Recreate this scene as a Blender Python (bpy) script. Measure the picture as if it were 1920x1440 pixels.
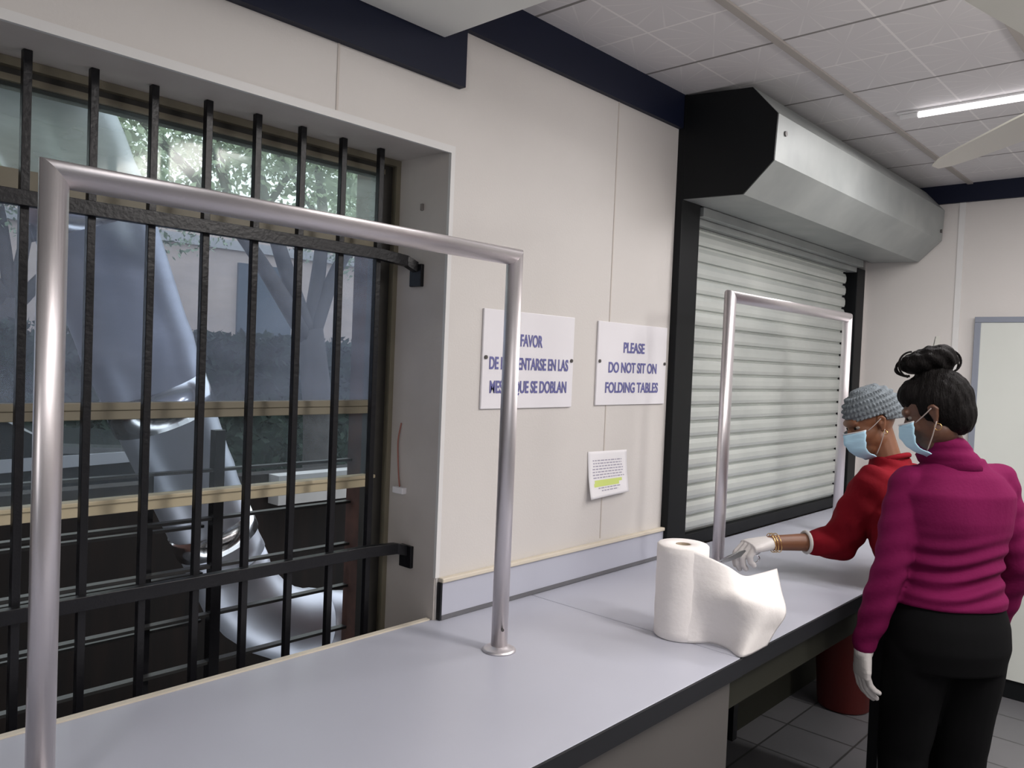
import bpy, bmesh, math, random
import numpy as np
from mathutils import Vector, Matrix, Euler
random.seed(7)
for o in list(bpy.data.objects): bpy.data.objects.remove(o)
SC = bpy.context.scene
COL = SC.collection
V = Vector

# ------------------------------------------------------------------ camera
H = 1.65
cam_data = bpy.data.cameras.new('camera')
cam = bpy.data.objects.new('camera', cam_data); COL.objects.link(cam)
yaw, pitch, roll = 0.74411623, -0.02875789, -0.04078718
fw = V((math.cos(yaw)*math.cos(pitch), math.sin(yaw)*math.cos(pitch), math.sin(pitch)))
rt = V((math.sin(yaw), -math.cos(yaw), 0)); dn = -rt.cross(fw)
r0 = rt*math.cos(roll) + dn*math.sin(roll)
d0 = -rt*math.sin(roll) + dn*math.cos(roll)
M = Matrix((r0, -d0, -fw)).transposed().to_4x4(); M.translation = (0, 0, H)
cam.matrix_world = M
cam_data.sensor_width = 36.0
cam_data.lens = 1506.1*36/1920
cam_data.clip_start = 0.05
SC.camera = cam

# ------------------------------------------------------------------ world, lights, exposure
SC.view_settings.view_transform = 'Standard'
SC.view_settings.look = 'None'
SC.view_settings.gamma = 1.0
SC.view_settings.exposure = 0.15
W = bpy.data.worlds.new('overcast_sky'); SC.world = W; W.use_nodes = True
bg = W.node_tree.nodes['Background']
bg.inputs[0].default_value = (0.86, 0.93, 1.0, 1); bg.inputs[1].default_value = 1.8

def area(name, loc, size, size_y, power, color, direction):
    d = bpy.data.lights.new(name, 'AREA'); d.shape = 'RECTANGLE'
    d.size = size; d.size_y = size_y; d.energy = power; d.color = color
    o = bpy.data.objects.new(name, d); COL.objects.link(o); o.location = loc
    o.rotation_euler = V(direction).to_track_quat('-Z', 'Y').to_euler()
    return o
# fluorescent ceiling fixtures of the room behind and beside the camera, plus one added fill
area('fluorescent_and_fill_lamp', (1.9, -0.35, 2.62), 0.3, 1.2, 42, (1.0, 0.95, 0.91), (0, 0, -1))
area('fluorescent_and_fill_lamp', (-1.4, -0.3, 2.25), 0.3, 1.2, 13, (1.0, 0.96, 0.93), (1, 0.25, -0.45))  # fill lamp tilted at the window jamb, added to brighten it
area('fluorescent_and_fill_lamp', (3.4, -1.2, 2.62), 0.3, 1.2, 44, (1.0, 0.98, 0.95), (0, 0, -1))
# added upward fill lights that brighten the ceiling
area('ceiling_fill', (2.4, -1.7, 2.0), 0.3, 1.2, 52, (1.0, 0.96, 0.95), (0, 0, 1))
area('ceiling_fill', (0.6, -1.6, 2.0), 0.3, 1.2, 24, (1.0, 0.96, 0.95), (0, 0, 1))
# area lamp standing in for daylight from an unseen shop front behind the camera
area('daylight_stand_in', (-2.9, -1.4, 1.5), 2.4, 1.4, 15, (0.86, 0.92, 1.0), (1, 0.35, 0))

# ------------------------------------------------------------------ materials
def mat(name, col, rough=0.6, metal=0.0, var=0.0, vscale=8.0, bump=0.0, bscale=60.0, col2=None, spec=0.5, stretch=None, sheen=0.0):
    m = bpy.data.materials.new(name); m.use_nodes = True
    nt = m.node_tree; b = nt.nodes['Principled BSDF']
    b.inputs['Base Color'].default_value = (*col, 1)
    b.inputs['Roughness'].default_value = rough
    b.inputs['Metallic'].default_value = metal
    b.inputs['Specular IOR Level'].default_value = spec
    if sheen: b.inputs['Sheen Weight'].default_value = sheen
    tc = nt.nodes.new('ShaderNodeTexCoord'); mp = nt.nodes.new('ShaderNodeMapping')
    nt.links.new(tc.outputs['Object'], mp.inputs[0])
    if stretch: mp.inputs['Scale'].default_value = stretch
    if var or col2:
        n = nt.nodes.new('ShaderNodeTexNoise'); n.inputs['Scale'].default_value = vscale; n.inputs['Detail'].default_value = 4
        nt.links.new(mp.outputs[0], n.inputs['Vector'])
        r = nt.nodes.new('ShaderNodeValToRGB')
        c2 = col2 if col2 else tuple(c*(1-var) for c in col)
        r.color_ramp.elements[0].position = 0.35; r.color_ramp.elements[1].position = 0.68
        r.color_ramp.elements[0].color = (*c2, 1); r.color_ramp.elements[1].color = (*col, 1)
        nt.links.new(n.outputs['Fac'], r.inputs[0]); nt.links.new(r.outputs[0], b.inputs['Base Color'])
    if bump:
        n2 = nt.nodes.new('ShaderNodeTexNoise'); n2.inputs['Scale'].default_value = bscale; n2.inputs['Detail'].default_value = 3
        nt.links.new(mp.outputs[0], n2.inputs['Vector'])
        bp = nt.nodes.new('ShaderNodeBump'); bp.inputs['Strength'].default_value = bump; bp.inputs['Distance'].default_value = 0.01
        nt.links.new(n2.outputs['Fac'], bp.inputs['Height']); nt.links.new(bp.outputs[0], b.inputs['Normal'])
    return m

def emit(name, col, s):
    m = bpy.data.materials.new(name); m.use_nodes = True
    b = m.node_tree.nodes['Principled BSDF']
    b.inputs['Base Color'].default_value = (0.9, 0.9, 0.9, 1)
    b.inputs['Emission Color'].default_value = (*col, 1); b.inputs['Emission Strength'].default_value = s
    return m

MT = {}
MT['wall'] = mat('painted_wall_panel', (0.62, 0.59, 0.565), 0.5, var=0.05, vscale=1.5, bump=0.05, bscale=150)
MT['dim'] = mat('low_bounce_wall', (0.22, 0.22, 0.22), 0.6)  # unseen room walls, toned down to cut bounced light
MT['wallbead'] = mat('white_corner_bead', (0.66, 0.65, 0.64), 0.4)
MT['reveal'] = mat('grimy_window_reveal', (0.60, 0.56, 0.53), 0.6, col2=(0.50, 0.46, 0.43), vscale=3.0, bump=0.05, bscale=80)
MT['soffit'] = mat('white_boxed_soffit', (0.82, 0.83, 0.79), 0.6, var=0.04, vscale=2)
MT['navy'] = mat('navy_blue_band', (0.006, 0.009, 0.026), 0.5, spec=0.25)
MT['lam'] = mat('pale_blue_grey_laminate', (0.45, 0.46, 0.53), 0.36, var=0.05, vscale=2.2, bump=0.01, bscale=200)
MT['edge'] = mat('dark_counter_edge', (0.014, 0.015, 0.018), 0.45, spec=0.25)
MT['gap'] = mat('shadow_gap_dark', (0.12, 0.12, 0.13), 0.7)
MT['cream'] = mat('cream_strip', (0.62, 0.56, 0.46), 0.5)
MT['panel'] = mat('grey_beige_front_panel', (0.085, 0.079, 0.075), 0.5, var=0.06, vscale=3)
MT['apron'] = mat('shaded_apron_board', (0.022, 0.022, 0.016), 0.7, spec=.2)  # beige board darkened to near black to hold the under-counter shade
MT['steel'] = mat('brushed_steel_tube', (0.74, 0.70, 0.715), 0.42, 0.95, bump=0.04, bscale=30, stretch=(1, 1, 0.1))
MT['galv'] = mat('galvanised_sheet', (0.38, 0.40, 0.39), 0.5, 0.35, col2=(0.31, 0.33, 0.325), vscale=5, bump=0.03, bscale=15)
MT['slat'] = mat('galvanised_slats', (0.62, 0.65, 0.62), 0.42, 0.45, col2=(0.52, 0.55, 0.53), vscale=3, bump=0.02, bscale=20)
MT['slatgap'] = mat('slat_joint_dark', (0.07, 0.08, 0.078), 0.6, 0.3)
MT['black'] = mat('black_painted_steel', (0.006, 0.007, 0.008), 0.5, spec=0.2)
MT['bar'] = mat('black_grille_paint', (0.006, 0.006, 0.008), 0.36, spec=0.35, bump=0.1, bscale=90)
MT['guard'] = mat('dull_guard_steel', (0.03, 0.03, 0.03), 0.4)
MT['chan'] = mat('grey_guide_channel', (0.10, 0.105, 0.11), 0.4, 0.6)
MT['frame'] = mat('olive_bronze_window_frame', (0.22, 0.195, 0.14), 0.5, col2=(0.17, 0.15, 0.105), vscale=6)
MT['framedk'] = mat('dark_window_frame', (0.045, 0.042, 0.036), 0.5, col2=(0.03, 0.028, 0.025), vscale=6)
MT['sign'] = mat('white_sign_board', (0.76, 0.74, 0.77), 0.35)
MT['ink'] = mat('blue_sign_ink', (0.13, 0.13, 0.33), 0.5)
MT['inkgrey'] = mat('grey_print', (0.36, 0.34, 0.42), 0.7)
MT['hilite'] = mat('green_highlighter', (0.60, 0.70, 0.20), 0.7)
MT['paper'] = mat('white_paper', (0.80, 0.78, 0.80), 0.7)
MT['towel'] = mat('white_paper_towel', (0.86, 0.82, 0.80), 0.9, bump=0.12, bscale=70)
MT['core'] = mat('cardboard_core', (0.30, 0.24, 0.17), 0.9)
MT['screw'] = mat('dark_screw', (0.10, 0.095, 0.09), 0.4, 0.6)
MT['tbar'] = mat('beige_ceiling_bar', (0.40, 0.37, 0.34), 0.6)
MT['doorp'] = mat('white_door_panel', (0.60, 0.62, 0.58), 0.45, var=0.04, vscale=2)
MT['doorf'] = mat('grey_door_frame', (0.23, 0.25, 0.30), 0.4)
MT['fan'] = mat('cream_fan_blade', (0.82, 0.81, 0.72), 0.5)
MT['white'] = mat('white_enamel', (0.7, 0.7, 0.7), 0.4)
MT['skin'] = mat('brown_skin', (0.17, 0.068, 0.032), 0.48, var=0.12, vscale=12, bump=0.03, bscale=200)
MT['skin2'] = mat('deep_brown_skin', (0.10, 0.042, 0.024), 0.5, var=0.12, vscale=12, bump=0.03, bscale=200)
MT['hair'] = mat('black_hair', (0.006, 0.005, 0.005), 0.6, bump=0.6, bscale=40, stretch=(6, 6, 1.2), spec=0.08)
MT['magenta'] = mat('magenta_knit', (0.14, 0.0055, 0.052), 0.85, var=0.12, vscale=6, bump=0.1, bscale=120, spec=0.12)
MT['red'] = mat('crimson_knit', (0.18, 0.005, 0.012), 0.85, var=0.12, vscale=6, bump=0.1, bscale=120, spec=0.12)
MT['cuff'] = mat('grey_inner_cuff', (0.5, 0.48, 0.46), 0.9)
MT['trouser'] = mat('black_trouser_cloth', (0.0045, 0.0045, 0.005), 0.9, spec=0.08)
MT['shoe'] = mat('black_shoe', (0.012, 0.012, 0.013), 0.5)
MT['glove'] = mat('white_latex_glove', (0.58, 0.55, 0.535), 0.5, bump=0.25, bscale=28, stretch=(1, 1, 3))
MT['mask'] = mat('blue_surgical_mask', (0.46, 0.72, 0.88), 0.8, bump=0.15, bscale=40, stretch=(0.4, 0.4, 4))
MT['maskw'] = mat('white_mask_edge', (0.66, 0.66, 0.68), 0.8)
MT['loop'] = mat('pale_elastic_loop', (0.32, 0.27, 0.25), 0.8)
MT['gold'] = mat('gold_metal', (0.85, 0.55, 0.22), 0.22, 1.0)
MT['chrome'] = mat('polished_scissor_steel', (0.75, 0.75, 0.76), 0.15, 1.0)
MT['beanie'] = mat('grey_crochet_wool', (0.16, 0.185, 0.205), 0.95, var=0.3, vscale=60, bump=0.5, bscale=160)
MT['eye'] = mat('eye_white', (0.22, 0.19, 0.17), 0.3)
MT['binred'] = mat('red_plastic', (0.10, 0.006, 0.004), 0.5)
MT['duct'] = mat('shiny_duct_foil', (0.54, 0.56, 0.63), 0.42, 0.7, bump=0.10, bscale=8)
MT['clamp'] = mat('bright_duct_clamp', (0.9, 0.9, 0.92), 0.18, 1.0)
MT['brick'] = mat('brown_brick', (0.12, 0.055, 0.04), 0.9, col2=(0.07, 0.035, 0.028), vscale=14)
MT['brownwall'] = mat('dark_brown_fence', (0.022, 0.014, 0.011), 0.9, col2=(0.012, 0.009, 0.008), vscale=4, stretch=(4, 4, 0.5))
MT['asphalt'] = mat('asphalt', (0.06, 0.06, 0.065), 0.9, var=0.2, vscale=20)
MT['leaf'] = mat('tree_leaves', (0.50, 0.58, 0.42), 0.8, col2=(0.30, 0.38, 0.24), vscale=3)
MT['hedge'] = mat('hedge_leaves', (0.035, 0.06, 0.04), 0.85, col2=(0.015, 0.03, 0.02), vscale=5)
MT['bark'] = mat('tree_bark', (0.10, 0.09, 0.085), 0.9, var=0.3, vscale=10)
MT['stucco'] = mat('pinkish_facade', (0.74, 0.60, 0.52), 0.9, var=0.08, vscale=1)
MT['fwin'] = mat('facade_window_glass', (0.10, 0.13, 0.16), 0.2)
MT['carw'] = mat('silver_car_paint', (0.55, 0.56, 0.6), 0.3, 0.3)
MT['card'] = mat('dark_car_glass', (0.02, 0.022, 0.025), 0.15)
MT['tyre'] = mat('tyre_rubber', (0.02, 0.02, 0.02), 0.9)
MT['kerb'] = mat('pale_concrete', (0.62, 0.60, 0.58), 0.9, var=0.1)
MT['wire'] = mat('faded_red_wire', (0.33, 0.13, 0.10), 0.6)
MT['stain'] = mat('grey_scuff', (0.20, 0.18, 0.165), 0.8)
MT['tube'] = emit('lit_fluorescent_tube', (1.0, 0.95, 0.97), 3.0)

def glass(name, haze, tint, hz=(0.8, 0.88, 0.92), grad=True):
    m = bpy.data.materials.new(name); m.use_nodes = True; nt = m.node_tree
    nt.nodes.clear()
    out = nt.nodes.new('ShaderNodeOutputMaterial')
    tr = nt.nodes.new('ShaderNodeBsdfTransparent'); tr.inputs[0].default_value = (*tint, 1)
    gl = nt.nodes.new('ShaderNodeBsdfGlossy'); gl.inputs['Roughness'].default_value = 0.08
    df = nt.nodes.new('ShaderNodeBsdfTranslucent'); df.inputs[0].default_value = (*hz, 1)
    d2 = nt.nodes.new('ShaderNodeBsdfDiffuse'); d2.inputs[0].default_value = (*hz, 1)
    ad = nt.nodes.new('ShaderNodeMixShader'); ad.inputs[0].default_value = 0.35
    nt.links.new(df.outputs[0], ad.inputs[1]); nt.links.new(d2.outputs[0], ad.inputs[2])
    tc = nt.nodes.new('ShaderNodeTexCoord')
    n = nt.nodes.new('ShaderNodeTexNoise'); n.inputs['Scale'].default_value = 4.0; n.inputs['Detail'].default_value = 6
    mp = nt.nodes.new('ShaderNodeMapping'); mp.inputs['Rotation'].default_value = (0, 0.5, 0); mp.inputs['Scale'].default_value = (1, 1, 4)
    nt.links.new(tc.outputs['Object'], mp.inputs[0]); nt.links.new(mp.outputs[0], n.inputs['Vector'])
    mr = nt.nodes.new('ShaderNodeMapRange')
    mr.inputs['From Min'].default_value = 0.3; mr.inputs['From Max'].default_value = 0.75
    mr.inputs['To Min'].default_value = haze*0.7; mr.inputs['To Max'].default_value = min(1, haze*1.35)
    nt.links.new(n.outputs['Fac'], mr.inputs['Value'])
    mx = nt.nodes.new('ShaderNodeMixShader')
    nt.links.new(mr.outputs[0], mx.inputs[0]); nt.links.new(tr.outputs[0], mx.inputs[1]); nt.links.new(ad.outputs[0], mx.inputs[2])
    m2 = nt.nodes.new('ShaderNodeMixShader'); m2.inputs[0].default_value = 0.012
    nt.links.new(mx.outputs[0], m2.inputs[1]); nt.links.new(gl.outputs[0], m2.inputs[2])
    nt.links.new(m2.outputs[0], out.inputs[0])
    return m
MT['frost'] = glass('hazy_dirty_glass', 0.20, (0.82, 0.86, 0.92), (0.60, 0.64, 0.76))
MT['clear'] = glass('lightly_dirty_glass', 0.05, (0.85, 0.88, 0.9), (0.7, 0.78, 0.85))
MT['top'] = glass('thinly_hazed_glass', 0.26, (0.95, 1.0, 0.97), (0.8, 0.9, 0.86))

# ceiling: embossed star tiles
def ceiling_mat():
    m = bpy.data.materials.new('embossed_ceiling_tiles'); m.use_nodes = True; nt = m.node_tree
    b = nt.nodes['Principled BSDF']; b.inputs['Roughness'].default_value = 0.7
    tc = nt.nodes.new('ShaderNodeTexCoord'); sp = nt.nodes.new('ShaderNodeSeparateXYZ')
    nt.links.new(tc.outputs['Object'], sp.inputs[0])
    def math_(op, a, c=None):
        n = nt.nodes.new('ShaderNodeMath'); n.operation = op
        for i, v in enumerate((a, c)):
            if v is None: continue
            if isinstance(v, (int, float)): n.inputs[i].default_value = v
            else: nt.links.new(v, n.inputs[i])
        return n.outputs[0]
    def cell(s, off, size):
        t = math_('DIVIDE', math_('SUBTRACT', s, off), size)
        return math_('SUBTRACT', math_('FRACT', t), 0.5)
    u = cell(sp.outputs[0], 1.85, 0.305); v = cell(sp.outputs[1], 1.165, 0.2967)
    ang = math_('ARCTAN2', v, u)
    ray = math_('ABSOLUTE', math_('SINE', math_('MULTIPLY', ang, 6.0)))
    rayl = math_('LESS_THAN', ray, 0.13)
    ed = math_('MAXIMUM', math_('ABSOLUTE', u), math_('ABSOLUTE', v))
    edl = math_('GREATER_THAN', ed, 0.487)
    U = cell(sp.outputs[0], 1.85, 0.61)
    seam = math_('GREATER_THAN', math_('ABSOLUTE', U), 0.490)
    mx = nt.nodes.new('ShaderNodeMix'); mx.data_type = 'RGBA'
    mx.inputs['A'].default_value = (0.64, 0.625, 0.63, 1); mx.inputs['B'].default_value = (0.84, 0.82, 0.81, 1)
    nt.links.new(math_('MULTIPLY', math_('MAXIMUM', math_('MULTIPLY', rayl, 0.45), edl), 0.75), mx.inputs['Factor'])
    m2 = nt.nodes.new('ShaderNodeMix'); m2.data_type = 'RGBA'; m2.inputs['B'].default_value = (0.15, 0.14, 0.13, 1)
    nt.links.new(mx.outputs['Result'], m2.inputs['A']); nt.links.new(math_('MULTIPLY', seam, 0.9), m2.inputs['Factor'])
    nt.links.new(m2.outputs['Result'], b.inputs['Base Color'])
    return m
MT['ceil'] = ceiling_mat()

def floor_mat():
    m = bpy.data.materials.new('grey_floor_tiles'); m.use_nodes = True; nt = m.node_tree
    b = nt.nodes['Principled BSDF']; b.inputs['Roughness'].default_value = 0.4
    tc = nt.nodes.new('ShaderNodeTexCoord')
    br = nt.nodes.new('ShaderNodeTexBrick'); br.offset = 0; br.squash = 1
    br.inputs['Scale'].default_value = 1.0; br.inputs['Brick Width'].default_value = 0.305; br.inputs['Row Height'].default_value = 0.305
    br.inputs['Mortar Size'].default_value = 0.005
    br.inputs['Color1'].default_value = (0.12, 0.12, 0.128, 1); br.inputs['Color2'].default_value = (0.145, 0.142, 0.15, 1); br.inputs['Mortar'].default_value = (0.05, 0.05, 0.05, 1)
    nt.links.new(tc.outputs['Object'], br.inputs['Vector']); nt.links.new(br.outputs['Color'], b.inputs['Base Color'])
    return m
MT['floor'] = floor_mat()

# ------------------------------------------------------------------ mesh helpers
def link(name, bm, m, parent=None, smooth=False, bevel=0.0):
    me = bpy.data.meshes.new(name)
    bmesh.ops.recalc_face_normals(bm, faces=bm.faces)
    bm.to_mesh(me); bm.free()
    return link_me(name, me, m, parent, smooth, bevel)
def link_me(name, me, m, parent=None, smooth=False, bevel=0.0):
    o = bpy.data.objects.new(name, me); COL.objects.link(o)
    me.materials.clear()
    for mm in (m if isinstance(m, (list, tuple)) else [m]): me.materials.append(mm)
    if smooth:
        for p in me.polygons: p.use_smooth = True
    if bevel:
        b = o.modifiers.new('bevel', 'BEVEL'); b.width = bevel; b.segments = 2; b.limit_method = 'ANGLE'
    if parent: o.parent = parent; o.matrix_parent_inverse = Matrix.Translation(parent.location).inverted()
    return o
def thing(name, loc, label=None, cat=None, group=None, kind=None):
    o = bpy.data.objects.new(name, None); COL.objects.link(o); o.location = loc; o.empty_display_size = 0.05
    return tag(o, label, cat, group, kind)
def tag(o, label=None, cat=None, group=None, kind=None):
    if label: o['label'] = label
    if cat: o['category'] = cat
    if group: o['group'] = group
    if kind: o['kind'] = kind
    return o
def box(bm, x0, x1, y0, y1, z0, z1, mi=0):
    vs = [bm.verts.new((x, y, z)) for z in (z0, z1) for y in (y0, y1) for x in (x0, x1)]
    for f in ((0, 2, 3, 1), (4, 5, 7, 6), (0, 1, 5, 4), (2, 6, 7, 3), (0, 4, 6, 2), (1, 3, 7, 5)):
        fc = bm.faces.new([vs[i] for i in f]); fc.material_index = mi
def boxo(name, x0, x1, y0, y1, z0, z1, m, parent=None, bevel=0.0):
    bm = bmesh.new(); box(bm, x0, x1, y0, y1, z0, z1); return link(name, bm, m, parent, bevel=bevel)
def prism(bm, pts, z0, z1, axis='z'):
    def P(a, b, c): return {'z': (a, b, c), 'x': (c, a, b), 'y': (a, c, b)}[axis]
    lo = [bm.verts.new(P(a, b, z0)) for a, b in pts]; hi = [bm.verts.new(P(a, b, z1)) for a, b in pts]
    n = len(pts)
    bm.faces.new(lo); bm.faces.new(hi[::-1])
    for i in range(n): bm.faces.new((lo[i], lo[(i+1) % n], hi[(i+1) % n], hi[i]))
def loft(bm, rings, cap=True, mi=0):
    R = [[bm.verts.new(p) for p in r] for r in rings]; n = len(R[0])
    for a, b in zip(R, R[1:]):
        for i in range(n):
            f = bm.faces.new((a[i], a[(i+1) % n], b[(i+1) % n], b[i])); f.material_index = mi
    if cap:
        bm.faces.new(R[0][::-1]); bm.faces.new(R[-1])
def ring(c, a, b, ra, rb, n=20, pw=1.0):
    c, a, b = V(c), V(a), V(b); out = []
    for i in range(n):
        t = 2*math.pi*i/n; ct, st = math.cos(t), math.sin(t)
        out.append(c + a*(ra*math.copysign(abs(ct)**pw, ct)) + b*(rb*math.copysign(abs(st)**pw, st)))
    return out
def basis(d, hint=(0, 0, 1)):
    d = V(d).normalized(); h = V(hint)
    if abs(d.dot(h)) > 0.98*h.length: h = V((1, 0, 0))
    a = d.cross(h).normalized(); return a, a.cross(d).normalized()
def catmull(pts, n):
    P = [V(p) for p in pts]; P = [P[0]*2-P[1]] + P + [P[-1]*2-P[-2]]; out = []
    for i in range(1, len(P)-2):
        for k in range(n):
            t = k/n; a, b, c, d = P[i-1:i+3]
            out.append(0.5*((2*b)+(c-a)*t+(2*a-5*b+4*c-d)*t*t+(3*b-a-3*c+d)*t**3))
    out.append(P[-2]); return out
def tube(bm, pts, r, n=12, closed=False, hint=(0, 0, 1), rb=None, cap=True):
    pts = [V(p) for p in pts]; rings = []
    a = None
    for i, p in enumerate(pts):
        q0 = pts[i-1] if i > 0 or closed else p; q1 = pts[(i+1) % len(pts)] if i < len(pts)-1 or closed else p
        d = (q1-q0).normalized()
        if a is None: a, b = basis(d, hint)
        else:
            a = (a - d*a.dot(d)).normalized(); b = a.cross(d).normalized()
        rr = r[i] if isinstance(r, (list, tuple)) else r
        rings.append(ring(p, a, b, rr, rr if rb is None else rb, n))
    if closed:
        rings.append(rings[0])
        R = [[bm.verts.new(p) for p in rg] for rg in rings[:-1]]; R.append(R[0])
        for A, B in zip(R, R[1:]):
            for i in range(n): bm.faces.new((A[i], A[(i+1) % n], B[(i+1) % n], B[i]))
    else: loft(bm, rings, cap)
def tubeo(name, pts, r, m, parent=None, n=12, **k):
    bm = bmesh.new(); tube(bm, pts, r, n, **k); return link(name, bm, m, parent, smooth=True)
def cyl(bm, p0, p1, r, n=24, r1=None):
    p0, p1 = V(p0), V(p1); a, b = basis(p1-p0); loft(bm, [ring(p0, a, b, r, r, n), ring(p1, a, b, r1 or r, r1 or r, n)])
def ell(bm, c, r, rot=None, n=20, mrows=12):
    c = V(c); Rm = rot or Matrix.Identity(3); rings = []
    for j in range(1, mrows):
        ph = math.pi*j/mrows; s, z = math.sin(ph), math.cos(ph)
        rings.append([c + Rm @ V((r[0]*s*math.cos(2*math.pi*i/n), r[1]*s*math.sin(2*math.pi*i/n), r[2]*z)) for i in range(n)])
    R = [[bm.verts.new(p) for p in rg] for rg in rings]
    for A, B in zip(R, R[1:]):
        for i in range(n): bm.faces.new((A[i], A[(i+1) % n], B[(i+1) % n], B[i]))
    t = bm.verts.new(c + Rm @ V((0, 0, r[2]))); bo = bm.verts.new(c - Rm @ V((0, 0, r[2])))
    for i in range(n):
        bm.faces.new((t, R[0][(i+1) % n], R[0][i])); bm.faces.new((bo, R[-1][i], R[-1][(i+1) % n]))
def cap_(bm, p0, r0_, p1, r1_, n=14):
    p0, p1 = V(p0), V(p1); d = p1-p0
    if d.length < 1e-5: return
    dn_ = d.normalized(); a, b = basis(d); rings = []
    for k in range(1, 6):
        t = math.pi/2*k/5; rings.append(ring(p0 - dn_*(r0_*math.cos(t)), a, b, r0_*math.sin(t), r0_*math.sin(t), n))
    for k in range(5, 0, -1):
        t = math.pi/2*k/5; rings.append(ring(p1 + dn_*(r1_*math.cos(t)), a, b, r1_*math.sin(t), r1_*math.sin(t), n))
    loft(bm, rings)
def chain(bm, pts, rs, n=14):
    for i in range(len(pts)-1): cap_(bm, pts[i], rs[i], pts[i+1], rs[i+1], n)
def fused(name, bm, m, parent=None, voxel=0.005, smooth=6, fn=None):
    """one continuous surface from overlapping closed shapes"""
    bmesh.ops.recalc_face_normals(bm, faces=bm.faces)
    me = bpy.data.meshes.new(name+'_src'); bm.to_mesh(me); bm.free()
    o = bpy.data.objects.new(name+'_src', me); COL.objects.link(o)
    r = o.modifiers.new('r', 'REMESH'); r.mode = 'VOXEL'; r.voxel_size = voxel
    if smooth:
        s = o.modifiers.new('s', 'SMOOTH'); s.factor = 0.5; s.iterations = smooth
    dg = bpy.context.evaluated_depsgraph_get(); dg.update()
    me2 = bpy.data.meshes.new_from_object(o.evaluated_get(dg)); me2.name = name
    bpy.data.objects.remove(o)
    if fn:
        n = len(me2.vertices); co = np.empty(n*3); no = np.empty(n*3)
        me2.vertices.foreach_get('co', co); me2.vertices.foreach_get('normal', no)
        co = co.reshape(-1, 3); no = no.reshape(-1, 3); co = fn(co, no)
        me2.vertices.foreach_set('co', co.ravel()); me2.update()
    return link_me(name, me2, m, parent, smooth=True)

# ================================================================== SETTING
X0, X1, Y0, YW, ZC = -3.0, 4.85, -3.2, 1.686, 2.705
tag(boxo('floor', X0-.1, X1+.1, Y0-.1, YW+.3, -.1, 0, MT['floor']), kind='structure')
tag(boxo('ceiling', X0-.1, X1+.1, Y0-.1, YW+.3, ZC, ZC+.1, MT['ceil']), kind='structure')
tag(boxo('wall_rear', X0-.15, X0, Y0, YW, 0, ZC, MT['dim']), kind='structure')
tag(boxo('wall_right', X0, X1, Y0-.15, Y0, 0, ZC, MT['dim']), kind='structure')
tag(boxo('wall_end', X1, X1+.15, Y0, YW+.3, 0, ZC, MT['wall']), kind='structure')
bm = bmesh.new()
WT = 2.0
box(bm, X0, -0.7, YW, WT, 0, ZC); box(bm, -0.7, 1.545, YW, WT, 2.237, ZC); box(bm, -0.7, 1.545, YW, WT, 0, 0.55)
box(bm, 1.545, 2.73, YW, WT, 0, ZC); box(bm, 2.73, X1, YW, WT, 0, 0.86); box(bm, 2.73, X1, 1.80, WT, 0.86, ZC); box(bm, 4.82, X1, YW, 1.80, 0.86, ZC)
tag(link('wall_left', bm, MT['wall']), kind='structure')
# reveal lining of the window recess
bm = bmesh.new()
box(bm, 1.541, 1.5452, YW+.004, 1.92, 0.55, 2.237); box(bm, -0.7, 1.5452, YW+.004, 1.92, 2.2335, 2.2375); box(bm, -.7, 1.541, YW+.004, 1.92, .55, .56)
tag(link('trim_1', bm, MT['reveal']), kind='structure')
# corner beads round the recess
bm = bmesh.new()
box(bm, -0.7, 1.553, YW-.004, YW+.006, 2.226, 2.246); box(bm, 1.538, 1.553, YW-.004, YW+.006, 1.022, 2.2259)
tag(link('trim_2', bm, MT['wallbead']), kind='structure')
# navy bands
bm = bmesh.new()
box(bm, 1.563, 2.73, YW-.02, YW, 2.575, ZC); tag(link('trim_3', bm, MT['navy']), kind='structure')
tag(boxo('trim_4', X0, 1.563, YW-.025, YW, 2.41, ZC, MT['navy']), kind='structure')
tag(boxo('trim_5', X1-.02, X1, Y0, YW, 2.605, ZC, MT['navy']), kind='structure')
# white boxed soffit
tag(boxo('trim_6', X0, 1.477, 0.55, YW-.025, 2.52, ZC, MT['soffit'], bevel=.004), kind='structure')
# T-bars of the ceiling grid running along the window wall
bm = bmesh.new()
for k in range(-7, 1):
    y = 1.165+0.59*k
    if y > Y0+.1: box(bm, X0, X1-.02, y-.013, y+.013, ZC-.008, ZC)
tag(link('trim_7', bm, MT['tbar']), kind='structure')
# panel seams
bm = bmesh.new()
box(bm, 1.152, 1.158, YW-.002, YW, 2.246, 2.41); box(bm, 2.325, 2.33, YW-.002, YW, 1.03, 2.575)
tag(link('trim_8', bm, mat('panel_seam', (0.55, .50, .46), .6)), kind='structure')
tag(boxo('trim_9', X1-.006, X1, 1.185, 1.215, .1, 2.605, MT['wallbead']), kind='structure')
tag(boxo('baseboard_end', X1-.012, X1, Y0, 1.6, 0, .10, MT['black']), kind='structure')
# door on the end wall
d = thing('door_1', (X1, .65, 0), kind='structure')
bm = bmesh.new(); box(bm, X1-.03, X1-.001, 1.075, 1.105, .1, 1.9549); box(bm, X1-.03, X1-.001, .17, 1.105, 1.955, 1.985); box(bm, X1-.03, X1-.001, .17, .20, .1, 1.9549)
link('door_frame', bm, MT['doorf'], d, bevel=.002)
boxo('door_panel', X1-.024, X1-.001, .20, 1.075, .101, 1.955, MT['doorp'], d)
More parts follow.
